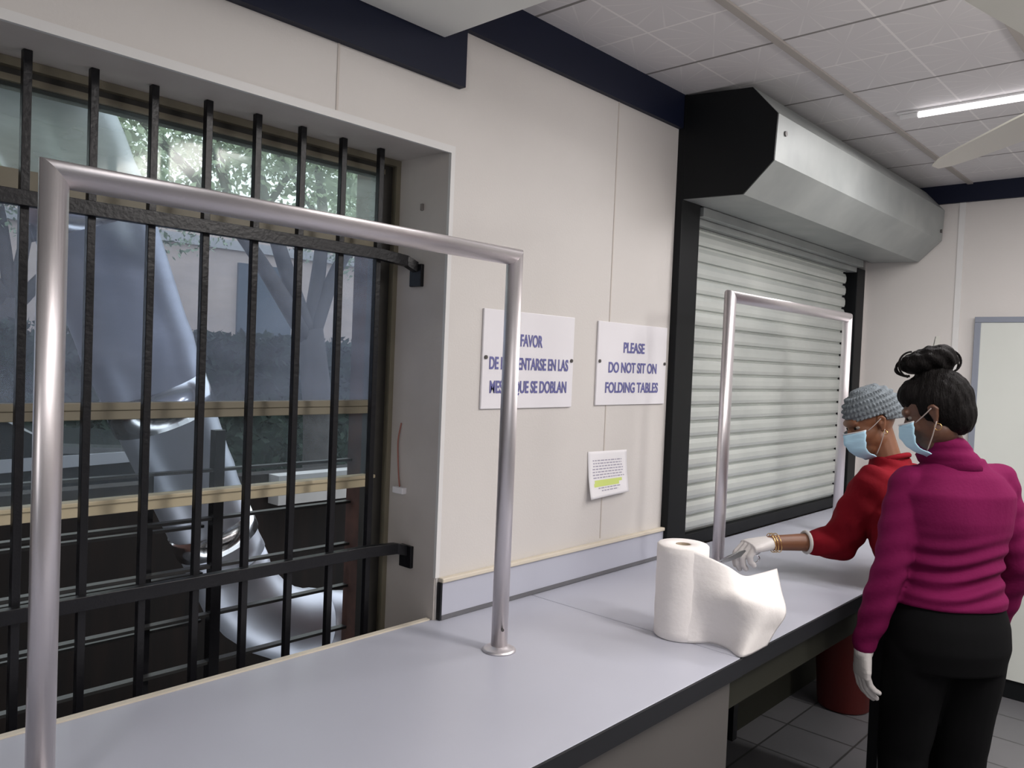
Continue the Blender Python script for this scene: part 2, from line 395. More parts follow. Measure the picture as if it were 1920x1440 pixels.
# window
w = thing('window_1', (.4, 1.95, 1.4), kind='structure')
bm = bmesh.new(); box(bm, -.7, 1.541, 1.925, 1.985, 2.185, 2.233); box(bm, 1.49, 1.541, 1.925, 1.985, .56, 2.185)
link('frame', bm, MT['framedk'], w)
bm = bmesh.new(); box(bm, -.7, 1.541, 1.905, 1.925, 2.215, 2.233); box(bm, -.7, 1.49, 1.915, 1.935, 2.186, 2.200); box(bm, 1.525, 1.541, 1.905, 1.925, .56, 2.215)
link('frame_bead', bm, MT['frame'], w)
boxo('meeting_rail', -.7, 1.495, 1.935, 1.975, 1.955, 2.012, MT['frame'], w)
bm = bmesh.new(); box(bm, -.7, 1.495, 1.93, 1.96, 1.498, 1.516); box(bm, -.7, 1.495, 1.935, 1.975, 1.476, 1.498)
link('middle_rail', bm, MT['frame'], w, bevel=.002)
bm = bmesh.new(); box(bm, -.7, 1.495, 1.925, 1.975, 1.258, 1.290); box(bm, -.7, 1.495, 1.917, 1.93, 1.283, 1.293)
link('bottom_rail', bm, MT['cream'] if False else mat('yellowed_bottom_rail', (.50, .43, .29), .5, var=.1), w, bevel=.002)
boxo('upper_pane', -.7, 1.49, 1.953, 1.957, 2.012, 2.186, MT['top'], w)
boxo('middle_pane', -.7, 1.49, 1.953, 1.957, 1.516, 1.955, MT['frost'], w)
boxo('lower_pane', -.7, 1.49, 1.953, 1.957, 1.292, 1.476, MT['clear'], w)

# ================================================================== WINDOW GRILLE
g = thing('security_grille', (.5, 1.84, .9), 'black painted iron security grille of eight visible bars in front of the window', 'window grille')
for k in range(-6, 8):
    x = .522+.1273*k
    boxo('vertical_bar', x-.0085, x+.0085, 1.8315, 1.8485, .60, 2.2332, MT['bar'], g, bevel=.0015)
for z, dz in ((1.935, -.035), (1.093, -.018)):
    pts = [(-.69, 1.822, z), (1.40, 1.822, z), (1.50, 1.818, z+dz*.25), (1.532, 1.81, z+dz*.7)]
    bm = bmesh.new(); rings = []
    for p in pts:
        rings.append([V(p)+V((0, a*.011, b*.0155)) for a, b in ((-1, -1), (1, -1), (1, 1), (-1, 1))])
    loft(bm, rings); link('horizontal_bar', bm, MT['bar'], g, bevel=.001)
    bm = bmesh.new(); box(bm, 1.529, 1.541, 1.783, 1.835, z+dz-.045, z+dz+.02); link('mounting_plate', bm, MT['bar'], g, bevel=.002)

# small things on the reveal
t = thing('hanging_wire', (1.54, 1.852, 1.26), 'faded red wire on the window reveal ending in a small white block', 'wire')
tubeo('wire', catmull([(1.536, 1.855, 1.452), (1.535, 1.866, 1.40), (1.535, 1.863, 1.34), (1.535, 1.857, 1.29), (1.534, 1.850, 1.262)], 6), .0022, MT['wire'], t, n=6)
boxo('end_block', 1.524, 1.541, 1.825, 1.872, 1.243, 1.262, MT['paper'], t, bevel=.002)
t = boxo('wall_anchor', 1.533, 1.541, 1.794, 1.804, 2.076, 2.096, MT['stain'], bevel=.002)
tag(t, 'small grey plug high on the side of the window recess', 'wall plug')

# ================================================================== COUNTERS
def counter(name, poly, zt, label, th=.038):
    t = thing(name, (sum(p[0] for p in poly)/len(poly), .95, .45), label, 'counter')
    bm = bmesh.new(); prism(bm, poly, zt-th, zt); link('countertop', bm, MT['lam'], t, bevel=.0015)
    return t
c1 = counter('folding_counter', [(-1.6, .945), (1.948, .945), (1.948, 1.684), (1.549, 1.684), (1.535, 1.695), (-.69, 1.695), (-.69, 1.684), (-1.6, 1.684)], .90, 'pale grey laminate counter below the barred window, nearer of two')
boxo('front_edge', -1.6, 1.948, .938, .9445, .855, .8995, MT['edge'], c1)
boxo('rear_edge_strip', -.69, 1.535, 1.6955, 1.712, .870, .903, MT['cream'], c1)
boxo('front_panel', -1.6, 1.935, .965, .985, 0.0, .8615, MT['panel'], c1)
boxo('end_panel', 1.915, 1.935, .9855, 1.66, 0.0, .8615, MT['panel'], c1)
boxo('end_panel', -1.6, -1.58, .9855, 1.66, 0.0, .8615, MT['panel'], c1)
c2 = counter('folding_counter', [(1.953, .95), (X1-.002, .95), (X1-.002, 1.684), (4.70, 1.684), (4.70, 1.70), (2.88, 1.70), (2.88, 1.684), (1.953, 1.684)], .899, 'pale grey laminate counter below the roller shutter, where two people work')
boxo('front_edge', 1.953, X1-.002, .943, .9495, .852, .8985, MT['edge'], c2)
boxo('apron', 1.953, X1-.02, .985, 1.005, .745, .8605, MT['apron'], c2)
boxo('shade_backing', 1.96, X1-.02, 1.655, 1.670, .0, .8605, MT['apron'], c2)  # added dark sheet standing for the shade beneath the counter
for x in (3.3, 4.78):
    for y in (1.01, 1.62): boxo('leg', x, x+.04, y, y+.04, 0, .8605, MT['edge'], c2)
# backsplash
b = thing('backsplash', (2.1, 1.68, .95), 'grey laminate backsplash with cream top strip below the signs', 'backsplash')
boxo('board', 1.556, 2.728, 1.672, 1.685, .903, 1.008, MT['lam'], b)
boxo('top_strip', 1.552, 2.728, 1.664, 1.685, 1.0085, 1.022, MT['cream'], b, bevel=.003)
boxo('base_shadow_gap', 1.556, 2.728, 1.669, 1.6715, .9015, .914, MT['gap'], b)  # dark strip drawing the shadow gap under the backsplash
boxo('end_strip', 1.549, 1.5555, 1.669, 1.685, .9015, 1.008, MT['edge'], b)

# ================================================================== PIPE HOOPS
def hoop(x0, x1, y, zb, zt, label):
    t = thing('pipe_hoop', ((x0+x1)/2, y, zb), label, 'rail', group='steel pipe hoops standing on the counters')
    r = .0215
    for x, s in ((x0, 1), (x1, -1)):
        bm = bmesh.new()
        lo = ring((x, y, zb+.003), V((1, 0, 0)), V((0, 1, 0)), r, r, 28)
        hi = [V((p.x, p.y, zt-r + 0)) for p in lo]
        hi = [V((p.x, p.y, zt + (-(p.x-x))*s*(1))) for p in lo]
        loft(bm, [lo, hi]); link('upright', bm, MT['steel'], t, smooth=False)
        o = COL.objects[-1]
        bm = bmesh.new(); prof = [(.044, 0), (.044, .003), (.038, .007), (.024, .010), (.022, .013)]
        loft(bm, [ring((x, y, zb+.0005+h), V((1, 0, 0)), V((0, 1, 0)), rr, rr, 32) for rr, h in prof]); link('flange', bm, MT['steel'], t, smooth=True)
    bm = bmesh.new()
    a = ring((x0, y, zt), V((0, 1, 0)), V((0, 0, 1)), r, r, 28)
    L = [V((x0 - (p.z-zt), p.y, p.z)) for p in a]; Rr = [V((x1 + (p.z-zt), p.y, p.z)) for p in a]
    loft(bm, [L, Rr]); link('top_rail', bm, MT['steel'], t, smooth=False)
    for ch in t.children:
        for p in ch.data.polygons: p.use_smooth = len(p.vertices) <= 4
    for i, (x) in enumerate((x0, x1)):
        bm = bmesh.new(); cyl(bm, (x-.010, y-.0185, zb+.06), (x-.012, y-.0215, zb+.06), .004, 8); link('set_screw', bm, MT['screw'], t)
    return t
hoop(.439, 1.512, 1.40, .90, 1.915, 'large steel pipe hoop in front of the barred window, nearest the camera')
hoop(2.665, 3.808, 1.40, .899, 1.915, 'steel pipe hoop in front of the closed roller shutter')

# ================================================================== ROLLER SHUTTER
s = thing('roller_shutter', (3.78, 1.72, .9), 'closed galvanised roller shutter with black side frame and sheet metal hood', 'roller shutter')
pitch = .0665; za, zb = .955, 2.235
bm = bmesh.new(); rows = []; z = za; prof = []
n = int((zb-za)/pitch)+1
for k in range(n):
    zz = za+k*pitch
    for f, dy, mi in ((0, .016, 1), (.19, .014, 0), (.22, .000, 0), (.40, -.004, 0), (.70, -.004, 0), (.93, .002, 0)):
        prof.append((zz+f*pitch, 1.722+dy, mi))
prev = None
for zz, yy, mi in prof:
    if zz > zb: break
    a = bm.verts.new((2.885, yy, zz)); c = bm.verts.new((4.615, yy, zz))
    if prev:
        f = bm.faces.new((prev[0], prev[1], c, a)); f.material_index = prev[2]
    prev = (a, c, mi)
me = bpy.data.meshes.new('curtain'); bm.to_mesh(me); bm.free()
cu = link_me('curtain', me, [MT['slat'], MT['slatgap']], s)
so = cu.modifiers.new('s', 'SOLIDIFY'); so.thickness = .003; so.offset = 1
boxo('bottom_bar', 2.885, 4.70, 1.706, 1.74, .9005, .955, MT['black'], s, bevel=.003)
boxo('frame_post', 2.728, 2.868, 1.655, 1.80, .9005, ZC-.001, MT['black'], s, bevel=.003)
boxo('frame_post', 4.56, 4.70, 1.745, 1.80, .9005, 2.26, MT['black'], s, bevel=.003); boxo('frame_post', 4.7005, 4.82, 1.684, 1.80, .9005, 2.26, MT['black'], s, bevel=.003)
boxo('guide_channel', 2.8685, 2.895, 1.69, 1.75, .9005, 2.28, MT['chan'], s, bevel=.002)
bm = bmesh.new(); box(bm, 2.895, 4.70, 1.655, 1.69, 2.262, 2.300); box(bm, 2.895, 4.70, 1.69, 1.79, 2.235, 2.262)
link('lintel', bm, MT['galv'], s, bevel=.002)
hp = [(1.655, 2.302), (1.404, 2.294), (1.291, 2.404), (1.284, 2.567), (1.385, 2.678), (1.655, 2.700)]
bm = bmesh.new(); prism(bm, hp, 2.728, 2.734, 'x'); link('hood_end_plate', bm, MT['black'], s)
bm = bmesh.new(); prism(bm, hp, 4.828, 4.834, 'x'); link('hood_end_plate', bm, MT['galv'], s)
bm = bmesh.new()
A = [bm.verts.new((2.735, y, z)) for y, z in hp]; B = [bm.verts.new((4.828, y, z)) for y, z in hp]
for i in range(5): bm.faces.new((A[i], A[i+1], B[i+1], B[i]))
hd = link('hood_sheet', bm, MT['galv'], s); m_ = hd.modifiers.new('s', 'SOLIDIFY'); m_.thickness = .002; m_.offset = 0
for x, z in ((2.80, 2.51), (4.79, 2.45)):
    bm = bmesh.new(); cyl(bm, (x, 1.2875, z), (x, 1.281, z), .010, 12); link('hood_screw', bm, MT['screw'], s)

# ================================================================== SIGNS
def text_mesh(txt, size, width, m, parent, origin, name='lettering'):
    cu = bpy.data.curves.new('t', 'FONT'); cu.body = txt; cu.size = size; cu.align_x = 'CENTER'; cu.extrude = .0006; cu.offset = .0012
    o = bpy.data.objects.new('t', cu); COL.objects.link(o)
    dg = bpy.context.evaluated_depsgraph_get(); dg.update()
    me = bpy.data.meshes.new_from_object(o.evaluated_get(dg)); bpy.data.objects.remove(o)
    xs = [v.co.x for v in me.vertices]; s_ = width/(max(xs)-min(xs)); cx = (max(xs)+min(xs))/2
    for v in me.vertices:
        x, y, z = v.co; v.co = V((origin[0]+(x-cx)*s_, origin[1]-z, origin[2]+y))
    return link_me(name, me, m, parent)
def sign(x0, x1, z0, z1, lines, label):
    t = thing('wall_sign', ((x0+x1)/2, YW, z0), label, 'sign')
    boxo('board', x0, x1, YW-.008, YW-.0005, z0, z1, MT['sign'], t, bevel=.002)
    for txt, wd, z in lines: text_mesh(txt, .052, wd, MT['ink'], t, ((x0+x1)/2+.0, YW-.0092, z))
    for x in (x0+.012, x1-.012):
        bm = bmesh.new(); cyl(bm, (x, YW-.008, z0+.155), (x, YW-.012, z0+.155), .006, 12); link('screw', bm, MT['screw'], t)
sign(1.690, 2.122, 1.503, 1.803, [('FAVOR', .105, 1.697), ('DE NO SENTARSE EN LAS', .375, 1.624), ('MESAS QUE SE DOBLAN', .365, 1.552)], 'white wall sign with three lines of blue Spanish lettering')
sign(2.256, 2.700, 1.507, 1.802, [('PLEASE', .135, 1.697), ('DO NOT SIT ON', .31, 1.624), ('FOLDING TABLES', .34, 1.552)], 'white wall sign with three lines of blue English lettering')
# curled note
t = thing('paper_note', (2.35, YW, 1.2), 'small curling paper note with grey print and green highlighter below the English sign', 'note')
bm = bmesh.new(); nx, nz = 12, 16; G = []
def notep(u, v, off=0):
    x = 2.232+u*.235; z = 1.345-v*.165-u*.004
    c = .002+.018*v**2.2+.010*max(0, (1-u)*v-.55) + off
    return (x+.004*math.sin(v*3), YW-c, z+.012*v*u*v)
for j in range(nz+1): G.append([bm.verts.new(notep(i/nx, j/nz)) for i in range(nx+1)])
for j in range(nz):
    for i in range(nx): bm.faces.new((G[j][i], G[j][i+1], G[j+1][i+1], G[j+1][i]))
o = link('sheet', bm, MT['paper'], t, smooth=True); m_ = o.modifiers.new('s', 'SOLIDIFY'); m_.thickness = .0006
for part, rows_, m in (('printed_paragraph', [(.20+.062*k, .10+.03*random.random(), .84+.08*random.random()) for k in range(7)], MT['inkgrey']), ('printed_footer', [(.80, .22, .80), (.86, .30, .72)], MT['inkgrey']),
                       ('highlighted_lines', [(.66, .14, .84), (.73, .12, .76)], MT['hilite'])):
    bm = bmesh.new()
    for v, u0, u1 in rows_:
        u = u0; h = .012 if part != 'highlighted_lines' else .036
        while u < u1:
            wl = (.03+.06*random.random()) if part != 'highlighted_lines' else (u1-u0)
            u2 = min(u+wl, u1); k = max(1, int((u2-u)/.08)); 
            for q in range(k):
                a, c = u+(u2-u)*q/k, u+(u2-u)*(q+1)/k
                bm.faces.new([bm.verts.new(notep(*p, .0012)) for p in ((a, v-h), (c, v-h), (c, v+h), (a, v+h))])
            u = u2+.018
    link(part, bm, m, t)

# ================================================================== CEILING LAMP, FAN
t = thing('fluorescent_light', (3.41, .48, ZC), 'lit fluorescent tube on the ceiling at the upper right', 'ceiling light')
boxo('housing', 3.400, 3.420, -.16, 1.10, ZC-.010, ZC-.0005, MT['white'], t, bevel=.002)
bm = bmesh.new(); cyl(bm, (3.41, -.13, ZC-.021), (3.41, 1.02, ZC-.021), .0105, 16); link('tube', bm, MT['tube'], t, smooth=True)
for y in (-.15, 1.02): boxo('end_cap', 3.402, 3.418, y, y+.07, ZC-.028, ZC-.0105, MT['white'], t, bevel=.003)
area('tube_light', (3.41, .43, ZC-.06), .05, 1.1, 22, (1, .96, .96), (0, 0, -1))
t = thing('ceiling_fan', (1.95, .17, 2.25), 'cream ceiling fan with one blade reaching into the picture at the right edge', 'ceiling fan')
hx, hy, hz = 1.95, .17, 2.25
bm = bmesh.new(); cyl(bm, (hx, hy, 2.28), (hx, hy, ZC-.04), .012, 12); link('down_rod', bm, MT['white'], t)
bm = bmesh.new(); loft(bm, [ring((hx, hy, z), V((1, 0, 0)), V((0, 1, 0)), r, r, 28) for z, r in ((2.18, .02), (2.185, .07), (2.22, .095), (2.26, .095), (2.285, .05), (2.29, .02))]); link('motor', bm, MT['white'], t, smooth=True)
bm = bmesh.new(); loft(bm, [ring((hx, hy, z), V((1, 0, 0)), V((0, 1, 0)), r, r, 24) for z, r in ((2.655, .015), (2.66, .05), (2.704, .065))]); link('canopy', bm, MT['white'], t, smooth=True)
for k in range(3):
    a = math.radians(44.2+120*k); dx = V((math.cos(a), math.sin(a), 0)); sx = V((-math.sin(a), math.cos(a), 0)); up = V((0, 0, 1))
    sd = (sx*math.cos(.30)+up*math.sin(.30)); nn = dx.cross(sd)
    bm = bmesh.new(); rings = []
    for q, wd in ((.13, .03), (.18, .045), (.35, .042), (.58, .032), (.70, .022), (.748, .010)):
        c = V((hx, hy, 2.25))+dx*q; rings.append([c+sd*(wd*i)+nn*(.003*j) for i, j in ((-1, -1), (1, -1), (1, 1), (-1, 1))])
    loft(bm, rings); link('blade', bm, MT['fan'], t)
    bm = bmesh.new(); box_c = V((hx, hy, 2.245)); loft(bm, [[box_c+dx*q+sd*(.02*i)+nn*(.005*j-.006) for i, j in ((-1, -1), (1, -1), (1, 1), (-1, 1))] for q in (.08, .2)]); link('blade_bracket', bm, MT['white'], t)

# ================================================================== PAPER TOWEL ROLL
t = thing('paper_towel_roll', (1.985, 1.15, .9), 'big white paper towel roll on the counter with a loose sheet trailing off it', 'paper towels')
bm = bmesh.new(); cx, cy, zb_, zt_, R_ = 1.985, 1.15, .9005, 1.158, .0715
prof = [(.021, zt_-.002), (.024, zt_), (R_-.004, zt_), (R_, zt_-.004)] + [(R_+.0006*math.sin(k*1.7), zt_-.004-(zt_-zb_-.008)*k/12) for k in range(1, 12)] + [(R_, zb_+.004), (R_-.004, zb_), (.021, zb_)]
RG = [ring((cx, cy, z), V((1, 0, 0)), V((0, 1, 0)), r, r, 56) for r, z in prof]; RG.append(RG[0])
VV = [[bm.verts.new(p) for p in r] for r in RG[:-1]]; VV.append(VV[0])
for A, B in zip(VV, VV[1:]):
    for i in range(56): bm.faces.new((A[i], A[(i+1) % 56], B[(i+1) % 56], B[i]))
link('roll', bm, MT['towel'], t, smooth=True)
bm = bmesh.new()
RG = [ring((cx, cy, z), V((1, 0, 0)), V((0, 1, 0)), r, r, 32) for r, z in ((.0205, zb_), (.0205, zt_-.001), (.0185, zt_-.001), (.0185, zb_))]
VV = [[bm.verts.new(p) for p in r] for r in RG]; VV.append(VV[0])
for A, B in zip(VV, VV[1:]):
    for i in range(32): bm.faces.new((A[i], A[(i+1) % 32], B[(i+1) % 32], B[i]))
link('core', bm, MT['core'], t, smooth=True)
T = [(1.9290, 1.1085, 1.157), (1.950, 1.083, 1.150), (1.995, 1.020, 1.120), (2.045, .995, 1.090), (2.150, 1.001, 1.077), (2.305, 1.016, 1.063)]
Mr = [(1.9290, 1.1085, 1.03), (1.949, 1.081, 1.03), (1.955, 1.005, 1.04), (1.965, .950, 1.045), (2.035, .905, 1.030), (2.150, .915, .985)]
Br = [(1.9295, 1.1085, .902), (1.949, 1.082, .902), (1.985, 1.05, .902), (1.982, 1.000, .902), (1.955, .942, .902), (2.085, .936, .903)]
cols = [catmull([a, V(a).lerp(V(b_), .5), b_, V(b_).lerp(V(c), .55), c], 8) for a, b_, c in zip(T, Mr, Br)]
bm = bmesh.new(); rows = [catmull([c[j] for c in cols], 10) for j in range(len(cols[0]))]
G = [[bm.verts.new(p) for p in r] for r in rows]
for A, B in zip(G, G[1:]):
    for i in range(len(A)-1): bm.faces.new((A[i], A[i+1], B[i+1], B[i]))
o = link('loose_sheet', bm, MT['towel'], t, smooth=True); m_ = o.modifiers.new('s', 'SOLIDIFY'); m_.thickness = .0012

# ================================================================== RED BIN
t = thing('red_bin', (4.08, 1.42, 0), 'dark red plastic bin on the floor beneath the far counter', 'bin')
bm = bmesh.new(); prof = [(.115, .002), (.125, .01), (.155, .42), (.165, .425), (.165, .44), (.150, .44), (.118, .015)]
loft(bm, [ring((4.08, 1.42, z), V((1, 0, 0)), V((0, 1, 0)), r, r, 36) for r, z in prof]); link('bucket', bm, MT['binred'], t, smooth=True)

# ================================================================== OUTSIDE
tag(boxo('ground_outside', -12, 40, 2.4, 40, -.3, -.05, MT['asphalt']), kind='structure')
# brick pier at the edge of the opening
t = boxo('brick_pier', 1.575, 1.95, 2.01, 2.17, -.05, 3.0, MT['brick']); tag(t, 'narrow brown brick pier outside at the right side of the window', 'brick pier')
t = boxo('board_fence', -1.45, 5, 3.45, 3.55, -.05, 1.06, MT['brownwall']); tag(t, 'dark brown board fence just outside the open bottom of the window', 'fence')
# outdoor guard
og = thing('outdoor_guard', (1.1, 2.15, .7), 'dark outdoor window guard with thin horizontal rods behind the silver duct opening', 'window guard')
for k in range(-1, 5):
    z = .757+k*.1375
    if k >= 0: boxo('rod', -.6, 1.572, 2.14, 2.165, z-.004, z+.004, MT['guard'], og)
for k in range(1, 4): boxo('rod', -.6, 1.10, 2.19, 2.21, .757+k*.1375-.034, .757+k*.1375-.026, MT['guard'], og)
boxo('post', 1.098, 1.128, 2.135, 2.165, -.05, 1.42, MT['bar'], og); boxo('post', .925, .95, 2.185, 2.21, -.05, 1.30, MT['bar'], og); boxo('post', -.6, -.57, 2.135, 2.165, -.05, 1.42, MT['bar'], og)
tag(boxo('unseen_overhang', -4, .95, 2.0, 3.2, 2.72, 2.80, MT['brownwall']), kind='structure')  # unseen overhang added to shade the top of the duct
tag(boxo('duct_reflection_wall', -1.7, -1.5, 2.02, 7, -.05, 5, MT['brick']), kind='structure')  # unseen wall added so the duct's left side reflects dark
# duct
t = thing('exhaust_duct', (1.1, 2.45, 1.2), 'shiny silver exhaust duct slanting down outside the window to a low elbow', 'duct')
path = [(.1, 2.55, 2.42), (.45, 2.5, 2.44), (.72, 2.47, 2.30), (.84, 2.45, 2.08), (1.01, 2.45, 1.64), (1.18, 2.45, 1.24), (1.31, 2.45, .96)]
rad = [.17, .17, .165, .16, .155, .135, .125]
pp = catmull(path, 8)
rr = []
for i in range(len(pp)):
    q = min(i/8, len(rad)-1); a = int(q); c = min(a+1, len(rad)-1); rr.append(rad[a]+(rad[c]-rad[a])*(q-a)+(.004 if i % 8 == 0 else 0))
bm = bmesh.new(); tube(bm, pp, rr, 32); link('sloping_run', bm, MT['duct'], t, smooth=True)
el = catmull([(1.31, 2.45, .96), (1.36, 2.45, .85), (1.44, 2.45, .76), (1.55, 2.45, .695), (1.66, 2.45, .67)], 3)
bm = bmesh.new(); tube(bm, el, [.125+.003*(i % 2) for i in range(len(el))], 32); link('elbow', bm, MT['duct'], t, smooth=True)
bm = bmesh.new(); tube(bm, [(1.66, 2.45, .67), (1.80, 2.45, .645)], .118, 32); link('outlet_pipe', bm, MT['duct'], t, smooth=True)
for i0 in (24, 34, 44):
    a, c = pp[i0], pp[min(i0+2, len(pp)-1)]; bm = bmesh.new(); tube(bm, [a, c], rr[i0]+.004, 32); link('clamp', bm, MT['clamp'], t, smooth=True)
# hedge, trees, facade, car
def leafy(bm, c, r, n, ls, fl=(1, 1, 1)):
    for _ in range(n):
        while True:
            p = V([random.uniform(-1, 1) for _ in range(3)])
            if 0.45 < p.length < 1: break
        p = V((p.x*r*fl[0], p.y*r*fl[1], p.z*r*fl[2]))+V(c)
        a = V([random.uniform(-1, 1) for _ in range(3)]).normalized(); b_ = a.cross(V([random.uniform(-1, 1) for _ in range(3)])).normalized()
        l = ls*random.uniform(.5, 1.2)
        bm.faces.new([bm.verts.new(p+a*l), bm.verts.new(p+b_*l*.45), bm.verts.new(p-a*l), bm.verts.new(p-b_*l*.45)])
t = thing('hedge', (5.5, 9.5, -.05), 'dark clipped hedge across the street seen through the hazy pane', 'hedge')
bm = bmesh.new(); box(bm, 1, 14, 9.6, 10.6, -.05, 1.72)
link('inner_growth', bm, MT['hedge'], t)
bm = bmesh.new()
for _ in range(7000):
    x = random.uniform(1, 14); f = random.random()
    p = V((x, 9.55+random.uniform(-.1, .1), random.uniform(0, 1.8))) if f < .7 else V((x, random.uniform(9.5, 10.6), 1.75+random.uniform(-.1, .12)))
    a = V([random.uniform(-1, 1) for _ in range(3)]).normalized(); b_ = a.cross(V([random.uniform(-1, 1) for _ in range(3)])).normalized(); l = .08
    bm.faces.new([bm.verts.new(p+a*l), bm.verts.new(p+b_*l*.5), bm.verts.new(p-a*l), bm.verts.new(p-b_*l*.5)])
link('leaves', bm, MT['hedge'], t)
def tree(x, y, lean, h, label, seed):
    random.seed(seed)
    t = thing('street_tree', (x, y, -.05), label, 'tree', group='street trees behind the hazy glass')
    base = V((x, y, -.05)); fork = V((x+lean*.4, y, h*.42))
    bm = bmesh.new(); tube(bm, catmull([base, base.lerp(fork, .5)+V((.05, 0, 0)), fork], 4), [.20-.006*i for i in range(9)], 12); 
    ends = []
    for k, (dx, dz) in enumerate(((-1.5, 1.9), (-.6, 2.4), (.5, 2.3), (1.5, 1.6))):
        e = fork+V((dx*1.1+lean, random.uniform(-.5, .5), dz)); mid = fork.lerp(e, .5)+V((random.uniform(-.2, .2), 0, .1))
        q = catmull([fork-V((0, 0, .15)), mid, e], 5); tube(bm, q, [.11-.008*i for i in range(len(q))], 8); ends.append(e)
        for _ in range(2):
            e2 = mid+V((random.uniform(-.9, .9), random.uniform(-.5, .5), random.uniform(.6, 1.5))); tube(bm, [mid, e2], [.04, .012], 6); ends.append(e2)
    link('trunk', bm, MT['bark'], t, smooth=True)
    bm = bmesh.new()
    for e in ends: leafy(bm, e, 1.35, 1050, .055, (1.1, 1, .62))
    link('foliage', bm, MT['leaf'], t)
tree(5.55, 8.2, -.5, 4.6, 'forked street tree with pale foliage, right of the duct', 3)
tree(10.4, 12.6, .3, 5.0, 'street tree at the right edge of the hazy pane', 5)
tree(3.6, 13.4, .2, 5.4, 'street tree behind the upper bend of the duct', 9)
random.seed(11)
t = thing('facade_building', (9, 16, -.05), 'pinkish building across the street seen through the hazy glass', 'building')
boxo('facade', 0, 24, 16, 20, -.05, 4.7, MT['stucco'], t)
for x in (2.2, 5.2, 8.6, 11.8, 15):
    for z in (1.9,):
        f = boxo('window', x, x+1.3, 15.93, 15.999, z, z+1.6, MT['fwin'], t); boxo('sill', x-.1, x+1.4, 15.85, 15.999, z-.12, z-.0005, MT['kerb'], f)
boxo('string_course', 0, 24, 15.93, 15.999, 3.75, 3.95, MT['kerb'], t)
t = thing('parked_car', (2.6, 6.3, -.05), 'dark parked car with a pale side strip low behind the left part of the window', 'car')
bm = bmesh.new(); prism(bm, [(-1.2, .25), (2.9, .25), (2.95, .7), (2.7, .93), (1.8, 1.0), (1.2, 1.38), (-.2, 1.38), (-.85, .98), (-1.2, .85)], 5.6, 7.2, 'y')
link('car_body', bm, MT['card'], t, bevel=.06)
bm = bmesh.new(); prism(bm, [(.05, .80), (2.35, .86), (2.35, .93), (.05, .90)], 5.575, 5.598, 'y'); link('side_strip', bm, MT['carw'], t)
bm = bmesh.new(); prism(bm, [(1.75, 1.02), (1.18, 1.34), (.55, 1.34), (.55, 1.02)], 5.592, 5.5985, 'y'); prism(bm, [(.48, 1.02), (.48, 1.34), (-.15, 1.34), (-.65, 1.02)], 5.592, 5.5985, 'y'); link('side_glass', bm, MT['card'], t)
for x in (-.4, 2.2):
    bm = bmesh.new(); cyl(bm, (x, 5.57, .27), (x, 5.78, .27), .32, 28); link('wheel', bm, MT['tyre'], t)
t = boxo('pale_ledge', 2.05, 2.52, 3.36, 3.4505, .92, 1.06, MT['kerb']); tag(t, 'pale ledge outside on the dark fence near the right of the window', 'ledge')

# ================================================================== PEOPLE
UP = V((0, 0, 1))
def hand(bm, wrist, d, nb, th, curls, sc=1.0, fat=1.0, thumb=(.5, .6), spread=.0):
    """d: towards fingertips, nb: out of the back of the hand, th: towards the thumb side"""
    d = V(d).normalized(); nb = V(nb); nb = (nb-d*nb.dot(d)).normalized(); th_ = d.cross(nb)
    if th_.dot(V(th)) < 0: th_ = -th_
    w_ = V(wrist)
    pal = [(0, .027, .019), (.03, .034, .018), (.065, .041, .016), (.088, .040, .013)]
    loft(bm, [ring(w_+d*(q*sc), th_, nb, a*sc*fat, c*sc*fat, 18, .85) for q, a, c in pal])
    L = [(.042, .026, .020), (.046, .029, .021), (.043, .027, .020), (.034, .021, .018)]
    for i in range(4):
        off = (.029-.0195*i)*sc
        p = w_+d*((.084, .088, .085, .077)[i]*sc)+th_*off
        ang = 0; dd = d+th_*(spread*(1.2-i*.8)); dd.normalize(); pts = [p-dd*.01*sc, p]
        for j in range(3):
            ang += curls[i]*(1, 1, .7)[j]
            v = dd*math.cos(ang)-nb*math.sin(ang); p = p+v*(L[i][j]*sc); pts.append(p)
        r = .0092*sc*fat
        chain(bm, pts, [r*1.08, r*1.05, r, r*.93, r*.82], 12)
    a0, c0 = thumb
    p = w_+d*(.022*sc)+th_*(.026*sc); v = (d*math.cos(a0)+th_*math.sin(a0)-nb*.25).normalized()
    p1 = p+v*(.045*sc); v2 = (v*math.cos(c0)+(d*.8-th_*.4-nb*.5).normalized()*math.sin(c0)).normalized(); p2 = p1+v2*(.032*sc); p3 = p2+(v2+(-nb)*.25).normalized()*(.026*sc)
    chain(bm, [p, p1, p2, p3], [.014*sc*fat, .0118*sc*fat, .0105*sc*fat, .0088*sc*fat], 12)

